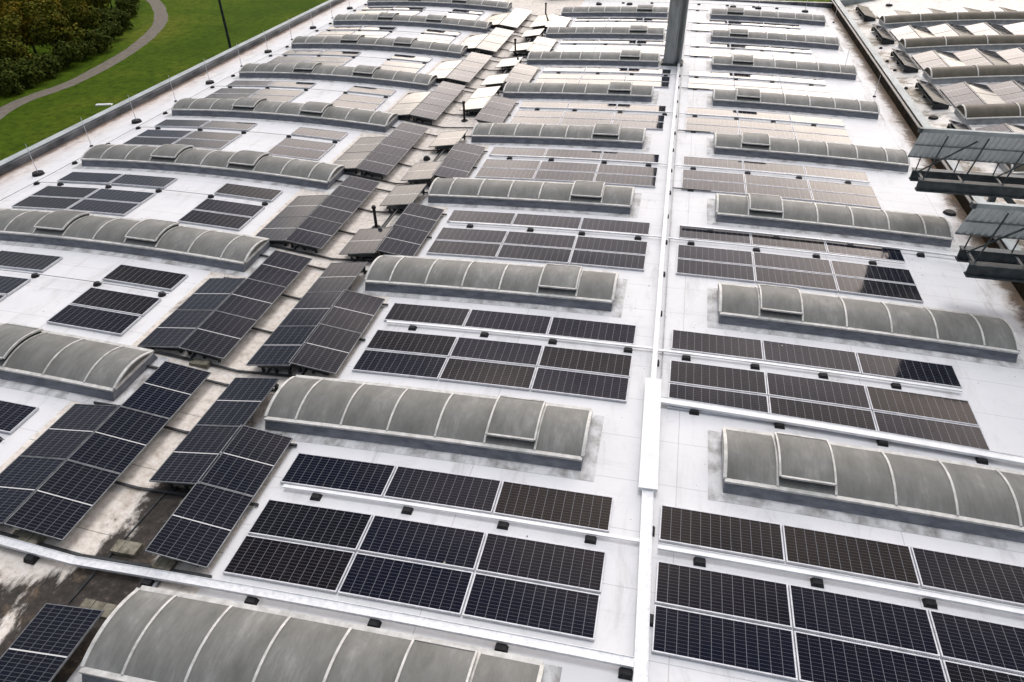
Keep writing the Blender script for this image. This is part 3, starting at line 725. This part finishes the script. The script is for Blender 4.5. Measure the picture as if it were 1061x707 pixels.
# ------------------------------------------------------------------ canopies on the right
def canopy(x0, x1, yt, yb, label, zt=3.4, zb=2.2):
    e = empty('canopy', (x0, yb, -.3)); o = Vector((x0, yb, -.3))
    a = MB(); n = int((x1-x0)/.2)
    for i in range(n):                       # corrugated sheet: trapezoid ribs
        xa = x0+i*.2; w = .2
        prof = [(0, 0), (.08, 0), (.10, .055), (.17, .055), (.20, 0)]
        for (p, q), (r_, s_) in zip(prof, prof[1:]):
            a.quad(Vector((xa+p, yt-q, zt))-o, Vector((xa+r_, yt-s_, zt))-o, Vector((xa+r_, yb-s_, zb))-o, Vector((xa+p, yb-q, zb))-o)
    a.build('corrugated_sheet', SHEET, e)
    a = MB(); a.bar(Vector((x0+.0, yt-.02, zt+.06))-o, Vector((x1, yt-.02, zt+.06))-o, .16, .14); a.build('top_rail', COPE, e)
    a = MB(); a.box(x0-.12-o.x, x0-.005-o.x, yt-.12-o.y, yt+.08-o.y, zt-.04-o.z, zt+.13-o.z); a.build('end_cap', STEELC, e)
    a = MB(); a.bar(Vector((x0, (yt+yb)/2-.07, (zt+zb)/2))-o, Vector((x1, (yt+yb)/2-.07, (zt+zb)/2))-o, .04, .04)
    a.bar(Vector((x0, yb-.06, zb+.02))-o, Vector((x1, yb-.06, zb+.02))-o, .04, .04); a.build('purlin', ALUD, e)
    yA, yB = yb+.02, yb-.95; zp = 1.72
    for nm, y, xo in (('rear', yA, .35), ('front', yB, .35)):
        a = MB(); X0 = x0+xo
        a.box(X0-o.x, x1-o.x, y-.14-o.y, y+.14-o.y, zp-.05-o.z, zp-o.z); a.box(X0-o.x, x1-o.x, y-.14-o.y, y+.14-o.y, zp-.44-o.z, zp-.39-o.z)
        a.box(X0-o.x, x1-o.x, y-.03-o.y, y+.03-o.y, zp-.388-o.z, zp-.052-o.z)
        a.build('beam', STEELC, e)
    x = x0+.55; i = 0
    while x < x1:
        a = MB(); a.bar(Vector((x, yB+.15, zp))-o, Vector((x+.35, yt-.10, zt-.10))-o, .04, .04); a.build('strut', STEELC, e)
        if i % 2 == 0:
            a = MB(); a.bar(Vector((x-.12, yA-.3, zp))-o, Vector((x+1.35, yt-.14, zt-.2))-o, .05, .05); a.build('strut', STEELC, e)
        a = MB(); a.bar(Vector((x-.1, yA-.02, zp))-o, Vector((x-.1, yb-.06, zb))-o, .035, .035); a.build('strut', STEELC, e)
        a = MB(); a.box(x-.04-o.x, x+.04-o.x, yB+.145-o.y, yA-.145-o.y, zp-.14-o.z, zp-.06-o.z); a.build('cross_beam', STEELC, e)
        x += 1.35; i += 1
    xc = x0+3.3
    while xc < x1:
        for dx, dy in ((-.05, 0), (2.0, .0)):
            a = MB(); fx = xc+dx; a.bar(Vector((xc+(.15 if dx > 0 else -.05), yA-.5+dy, zp-.44))-o, Vector((fx, yA-.5, zRR(fx)+.02))-o, .2, .2); a.build('leg', STEELC, e)
            a = MB(); a.box(fx-.22-o.x, fx+.22-o.x, yA-.72-o.y, yA-.28-o.y, zRR(fx)-o.z, zRR(fx)+.03-o.z); a.build('foot_plate', STEELC, e)
        xc += 6.4
    tag(e, label, 'canopy', 'corrugated canopies on the right')
canopy(7.87, 22, 27.8, 28.4, 'rear grey corrugated canopy on dark steel beams at the right edge')
canopy(7.92, 20, 21.5, 22.1, 'front grey corrugated canopy on dark steel beams at the right edge')

# ------------------------------------------------------------------ fallen leaves (uncountable)
m = MB()
for i in range(420):
    x = random.choice([random.uniform(-9, 9), random.uniform(-30, -16.6), random.uniform(-2, 11)]); y = random.uniform(4, 45)
    z = zS(x)+.012; s = random.uniform(.012, .035); a = random.uniform(0, 6.28)
    c, d = math.cos(a)*s, math.sin(a)*s*.6
    m.quad((x-c, y-d, z), (x+d, y-c*.5, z+.01), (x+c, y+d, z), (x-d, y+c*.5, z+.006))
tag(m.build('fallen_leaves', worn('dead_leaf', (.06, .035, .015), (.14, .09, .04), .8)), 'small dead leaves scattered over the white roof', 'leaves', kind='stuff')

# ------------------------------------------------------------------ ground
GZ = -10
def lawn_mat():
    m, nt, b = new_mat('lawn_grass'); v = pos(nt)
    n1 = noise(nt, v, .09, 6, .6, .5); n2 = noise(nt, v, 1.1, 9, .75); n3 = noise(nt, pos(nt, (1, 1, 1)), 6, 6, .8)
    c = ramp(nt, n1, [(.3, (.060, .115, .006)), (.52, (.10, .165, .010)), (.7, (.17, .20, .020))])
    c = mixc(nt, smooth(nt, n2, .38, .72), c, (.034, .068, .006))
    c = mixc(nt, math_(nt, 'MULTIPLY', smooth(nt, n3, .5, .75), .5), c, (.10, .14, .03))
    L(nt, c, b.inputs['Base Color']); b.inputs['Roughness'].default_value = .9
    b.inputs['Specular IOR Level'].default_value = .03; bump(nt, b, math_(nt, 'ADD', n2, n3), 1.0, .3)
    return m
LAWN = lawn_mat()
m = MB(); nx = 40
S = 1500
m.quad((-S, -S, GZ), (S, -S, GZ), (S, S, GZ), (-S, S, GZ))
tag(m.build('ground', LAWN), 'green lawn around the building', None, kind='structure')
PATH = worn('gravel_path', (.10, .088, .07), (.18, .16, .13), .9, 0, 1.5, lo=.3, hi=.7, bmp=.3)
inner = [(-58, 40), (-62, 48), (-66.5, 61.5), (-68.2, 69.5), (-69.0, 75), (-69.6, 79.0), (-70.6, 84.5), (-72.5, 90.5), (-75.5, 97.5), (-80, 103.5), (-87, 108)]
pathL = [(0, 117.2), (78, 84.5), (132, 54.7), (158, 34), (166.8, 20), (162.5, 4.7), (150, -6)]
def gp(u, v):
    d = fw*FPX+r2*(u-530.5)-u2*(v-353.5); t = (GZ-CAM.z)/d.z; return CAM+d*t
centre = [(-56, 36)]+[tuple(gp(*q)[:2]) for q in pathL]
# a smooth, even width ribbon through the centre points
def catmull(P, n=8):
    out = []
    Q = [P[0]]+P+[P[-1]]
    for i in range(1, len(Q)-2):
        p0, p1, p2, p3 = [Vector(q) for q in Q[i-1:i+3]]
        for j in range(n):
            t = j/n; out.append(.5*((2*p1)+(-p0+p2)*t+(2*p0-5*p1+4*p2-p3)*t*t+(-p0+3*p1-3*p2+p3)*t**3))
    out.append(Vector(P[-1])); return out
cl = catmull([Vector(c[:2]) for c in centre]); m = MB(); W2 = .92
L_, R_ = [], []
for i, p in enumerate(cl):
    d = (cl[min(i+1, len(cl)-1)]-cl[max(i-1, 0)]).normalized(); nrm = Vector((-d.y, d.x)); j = random.uniform(-.08, .08)
    L_.append(p+nrm*(W2+j)); R_.append(p-nrm*(W2+j))
for i in range(len(cl)-1):
    m.quad((*R_[i], GZ+.01), (*R_[i+1], GZ+.01), (*L_[i+1], GZ+.01), (*L_[i], GZ+.01))
tag(m.build('path', PATH), 'curving grey gravel path', None, kind='structure')
p = gp(108, 109)
a = MB(); a.hexa([(-.8, -.22, 0), (.8, -.22, 0), (.8, .22, 0), (-.8, .22, 0), (-.77, -.19, .10), (.77, -.19, .10), (.77, .19, .10), (-.77, .19, .10)])
ob = a.build('stone_slab', TRAYL, loc=(p.x, p.y, GZ)); ob.rotation_euler = (0, 0, .3)
tag(ob, 'low white slab lying on the lawn near the left parapet', 'slab')
# lamp post
p = gp(246.5, 82)
e = empty('lamp_post', (p.x, p.y, GZ))
a = MB(); a.tube((0, 0, .3), (0, 0, 9.5), .16, .12, 12); a.build('pole', STEEL, e)
a = MB(); a.tube((0, 0, 0), (0, 0, .32), .26, .22, 12); a.build('base', STEEL, e)
a = MB(); a.bar((-.05, 0, 9.45), (1.3, 0, 9.6), .08, .08); a.build('arm', STEEL, e)
a = MB(); a.hexa([(1.0, -.16, 9.64), (1.8, -.13, 9.66), (1.8, .13, 9.66), (1.0, .16, 9.64), (1.05, -.1, 9.78), (1.75, -.08, 9.76), (1.75, .08, 9.76), (1.05, .1, 9.78)]); a.build('lamp_head', STEEL, e)
tag(e, 'dark slender lamp post rising behind the left parapet', 'lamp post')

# ------------------------------------------------------------------ trees and shrubs
def leaf_mat(name, cols):
    m, nt, b = new_mat(name)
    tc = N(nt, 'ShaderNodeTexCoord'); oi = N(nt, 'ShaderNodeObjectInfo')
    ad = N(nt, 'ShaderNodeVectorMath', operation='ADD'); L(nt, tc.outputs['Object'], ad.inputs[0]); L(nt, oi.outputs['Random'], ad.inputs[1])
    n = noise(nt, ad.outputs[0], .6, 5, .7); n2 = noise(nt, ad.outputs[0], 6, 3, .6)
    c = ramp(nt, n, [(.32, cols[0]), (.5, cols[1]), (.68, cols[2])])
    c = mixc(nt, math_(nt, 'MULTIPLY', smooth(nt, n2, .4, .7), .5), c, cols[3])
    L(nt, c, b.inputs['Base Color']); b.inputs['Roughness'].default_value = .8; b.inputs['Specular IOR Level'].default_value = .04
    return m
LG = leaf_mat('green_leaves', [(.055, .065, .010), (.11, .115, .015), (.19, .145, .022), (.07, .09, .010)])
LO = leaf_mat('autumn_leaves', [(.085, .085, .012), (.20, .145, .016), (.26, .16, .018), (.07, .10, .012)])
LS = leaf_mat('shrub_leaves', [(.030, .055, .009), (.055, .085, .014), (.10, .105, .02), (.11, .075, .018)])
BARK = worn('bark', (.03, .025, .02), (.09, .075, .06), .9, 0, 5)
def tree_proto(name, h, w, leafm, nleaf, seed, trunk=True, ls=.22):
    rnd = random.Random(seed); e = empty(name)
    t = MB()
    tips = []
    th = h*.42
    t.tube((0, 0, -.05), (.05, .03, th), .035*h*.6, .02*h*.6, 8)
    nb = 9 if trunk else 7
    for i in range(nb):
        an = i*2.399+rnd.uniform(-.3, .3); r = w*rnd.uniform(.35, .8); z0 = th*rnd.uniform(.35, 1) if trunk else rnd.uniform(.0, .2)*h
        z1 = h*rnd.uniform(.45, .92)
        p1 = Vector((math.cos(an)*r*.5, math.sin(an)*r*.5, (z0+z1)/2)); p2 = Vector((math.cos(an)*r, math.sin(an)*r, z1))
        t.tube((0, 0, z0), p1, .012*h, .008*h, 6); t.tube(p1, p2, .008*h, .003*h, 5); tips += [p1, p2, (p1+p2)/2]
    t.build('trunk' if trunk else 'stem', BARK, e, True)
    c = MB(); clumps = []
    for tp in tips: clumps.append((tp+Vector((rnd.gauss(0, .1*w), rnd.gauss(0, .1*w), rnd.gauss(0, .05*h))), w*rnd.uniform(.2, .4)))
    for i in range(14):
        an = rnd.uniform(0, 6.28); r = w*rnd.uniform(.2, .9); z = h*rnd.uniform(.2 if trunk else .12, .95)
        r *= math.sqrt(max(.1, 1-((z/h-.5)/.58)**2)); clumps.append((Vector((math.cos(an)*r, math.sin(an)*r, z)), w*rnd.uniform(.18, .36)))
    for i in range(nleaf):
        cc, cr = rnd.choice(clumps)
        d = Vector((rnd.gauss(0, 1), rnd.gauss(0, 1), rnd.gauss(0, 1))); d.normalize()
        p = cc+d*cr*rnd.uniform(.55, 1.05)*Vector((1, 1, .8)).length/1.6
        n = (d+Vector((rnd.gauss(0, .5), rnd.gauss(0, .5), rnd.gauss(0, .5)+.3))).normalized()
        t1 = n.cross(Vector((rnd.gauss(0, 1), rnd.gauss(0, 1), rnd.gauss(0, 1)))).normalized(); t2 = n.cross(t1)
        s = ls*rnd.uniform(.6, 1.3)
        c.quad(p-t1*s, p-t2*s*.6, p+t1*s, p+t2*s*.6)
    c.build('crown', leafm, e)
    return e
protos = {'g': tree_proto('tree', 8, 3.6, LG, 4200, 1), 'o': tree_proto('tree', 8.5, 3.8, LO, 4200, 2), 's': tree_proto('shrub', 2.6, 1.8, LS, 1900, 3, False, .15)}
used = set()
def plant(kind, u, v, sc_, label, cat):
    p = gp(u, v)
    o = protos[kind] if kind not in used else copy_tree(protos[kind]); used.add(kind)
    o.location = (p.x, p.y, GZ); o.scale = (sc_*random.uniform(.9, 1.1), sc_*random.uniform(.9, 1.1), sc_*random.uniform(.9, 1.08)); o.rotation_euler = (0, 0, random.uniform(0, 6.28))
    tag(o, label, cat, 'trees of the small wood' if cat == 'tree' else 'shrubs along the path')
TR = [('o', 2, 62, 1.0, 'orange brown autumn tree at the left picture edge, upper one'),
      ('o', 38, 58, .95, 'tall orange tinted tree at the front of the small wood'),
      ('g', 66, 62, .85, 'dark green tree beside the orange tinted front tree'),
      ('g', 20, 82, .8, 'dark green tree low at the left picture edge'),
      ('g', 92, 46, .8, 'dark tree at the right front of the wood'),
      ('o', 78, 36, .9, 'brownish tree behind the right front of the wood'),
      ('g', 50, 34, 1.1, 'green tree in the middle of the small wood'),
      ('g', 12, 34, 1.1, 'green tree near the top left corner behind the orange one'),
      ('o', 28, 16, 1.1, 'autumn tree at the picture top left'),
      ('g', 62, 14, 1.0, 'dark tree at the picture top, middle of wood'),
      ('g', 106, 24, .72, 'small dark tree at the right end of the wood'),
      ('o', 116, 8, .6, 'small russet tree where the path leaves the picture'),
      ('o', 92, 12, .8, 'autumn tree at picture top near the path bend'),
      ('g', -20, 66, 1.0, 'green tree cut off by the left picture edge')]
for t in TR: plant(*t, 'tree')
SH = [(12, 97, 1.1), (34, 88, 1.1), (52, 80, 1.0), (72, 70, 1.1), (88, 62, .9), (104, 54, 1.1), (118, 42, 1.0), (128, 30, 1.1), (134, 18, 1.0), (138, 7, 1.0), (60, 74, .8), (112, 36, 1.3), (24, 90, 1.3), (0, 94, 1.2)]
for i, (u, v, s_) in enumerate(SH):
    nm = ['first', 'second', 'third', 'fourth', 'fifth', 'sixth', 'seventh', 'eighth', 'ninth', 'tenth', 'eleventh', 'twelfth', 'thirteenth', 'fourteenth']
    r_ = sorted(SH).index((u, v, s_))
    plant('s', u, v, s_, f'low green shrub at the wood edge by the path, {nm[r_]} from the left', 'shrub')

# ------------------------------------------------------------------ light
SUN_EL, SUN_AZ = R(72), R(-8)      # azimuth measured from +Y towards +X
w = bpy.data.worlds.new('World'); sc.world = w; w.use_nodes = True
nt = w.node_tree; bg = nt.nodes['Background']
sky = N(nt, 'ShaderNodeTexSky', sky_type='NISHITA'); sky.sun_disc = False
sky.sun_elevation = SUN_EL; sky.sun_rotation = SUN_AZ; sky.air_density = 1.0; sky.dust_density = 4.0; sky.ozone_density = 1.0
hs = N(nt, 'ShaderNodeHueSaturation'); hs.inputs['Saturation'].default_value = .45; L(nt, sky.outputs[0], hs.inputs['Color'])
tc = N(nt, 'ShaderNodeTexCoord'); mp = N(nt, 'ShaderNodeMapping'); mp.inputs['Scale'].default_value = (1, 1, 2.6); L(nt, tc.outputs['Generated'], mp.inputs[0])
cn = noise(nt, mp.outputs[0], 2.6, 7, .6, .4)
cl_ = ramp(nt, cn, [(.32, (.48, .49, .52)), (.68, (1.45, 1.43, 1.40))])
mx = mixc(nt, 1.0, hs.outputs[0], cl_, 'MULTIPLY')
# darkened patch added to the unseen high sky, keeping near panel reflections dark
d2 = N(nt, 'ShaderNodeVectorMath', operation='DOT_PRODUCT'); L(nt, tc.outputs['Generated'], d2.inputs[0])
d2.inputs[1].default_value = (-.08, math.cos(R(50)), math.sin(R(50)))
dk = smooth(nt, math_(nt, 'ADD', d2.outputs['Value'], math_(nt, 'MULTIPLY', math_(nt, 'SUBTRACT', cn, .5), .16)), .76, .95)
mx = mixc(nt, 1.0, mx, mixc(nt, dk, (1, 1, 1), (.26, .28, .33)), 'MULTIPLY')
# warm glow added low in the unseen sky, making far panels reflect pale
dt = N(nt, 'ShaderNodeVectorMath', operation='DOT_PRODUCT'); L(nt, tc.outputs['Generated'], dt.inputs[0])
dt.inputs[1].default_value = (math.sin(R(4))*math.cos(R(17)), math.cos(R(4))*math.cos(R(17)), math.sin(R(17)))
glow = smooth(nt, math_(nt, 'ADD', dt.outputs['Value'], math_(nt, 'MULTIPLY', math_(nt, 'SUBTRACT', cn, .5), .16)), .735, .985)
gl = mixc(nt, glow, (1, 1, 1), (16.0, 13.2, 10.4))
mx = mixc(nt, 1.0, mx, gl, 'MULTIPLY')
sz = N(nt, 'ShaderNodeSeparateXYZ'); L(nt, tc.outputs['Generated'], sz.inputs[0])
low = smooth(nt, math_(nt, 'ADD', sz.outputs[2], math_(nt, 'MULTIPLY', math_(nt, 'SUBTRACT', cn, .5), .04)), .11, .20)   # murk along the horizon
mx = mixc(nt, 1.0, mx, mixc(nt, low, (.16, .165, .175), (1, 1, 1)), 'MULTIPLY')
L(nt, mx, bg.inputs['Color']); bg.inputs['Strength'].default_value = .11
sd = bpy.data.lights.new('sun', 'SUN'); sd.energy = 1.0; sd.angle = R(20); sd.color = (1, .985, .965)
so = bpy.data.objects.new('sun', sd); COL.objects.link(so); so.rotation_euler = (-(math.pi/2-SUN_EL), 0, -SUN_AZ)
vs = sc.view_settings; vs.view_transform = 'Standard'; vs.look = 'None'; vs.gamma = 1; vs.use_curve_mapping = False; vs.exposure = .32
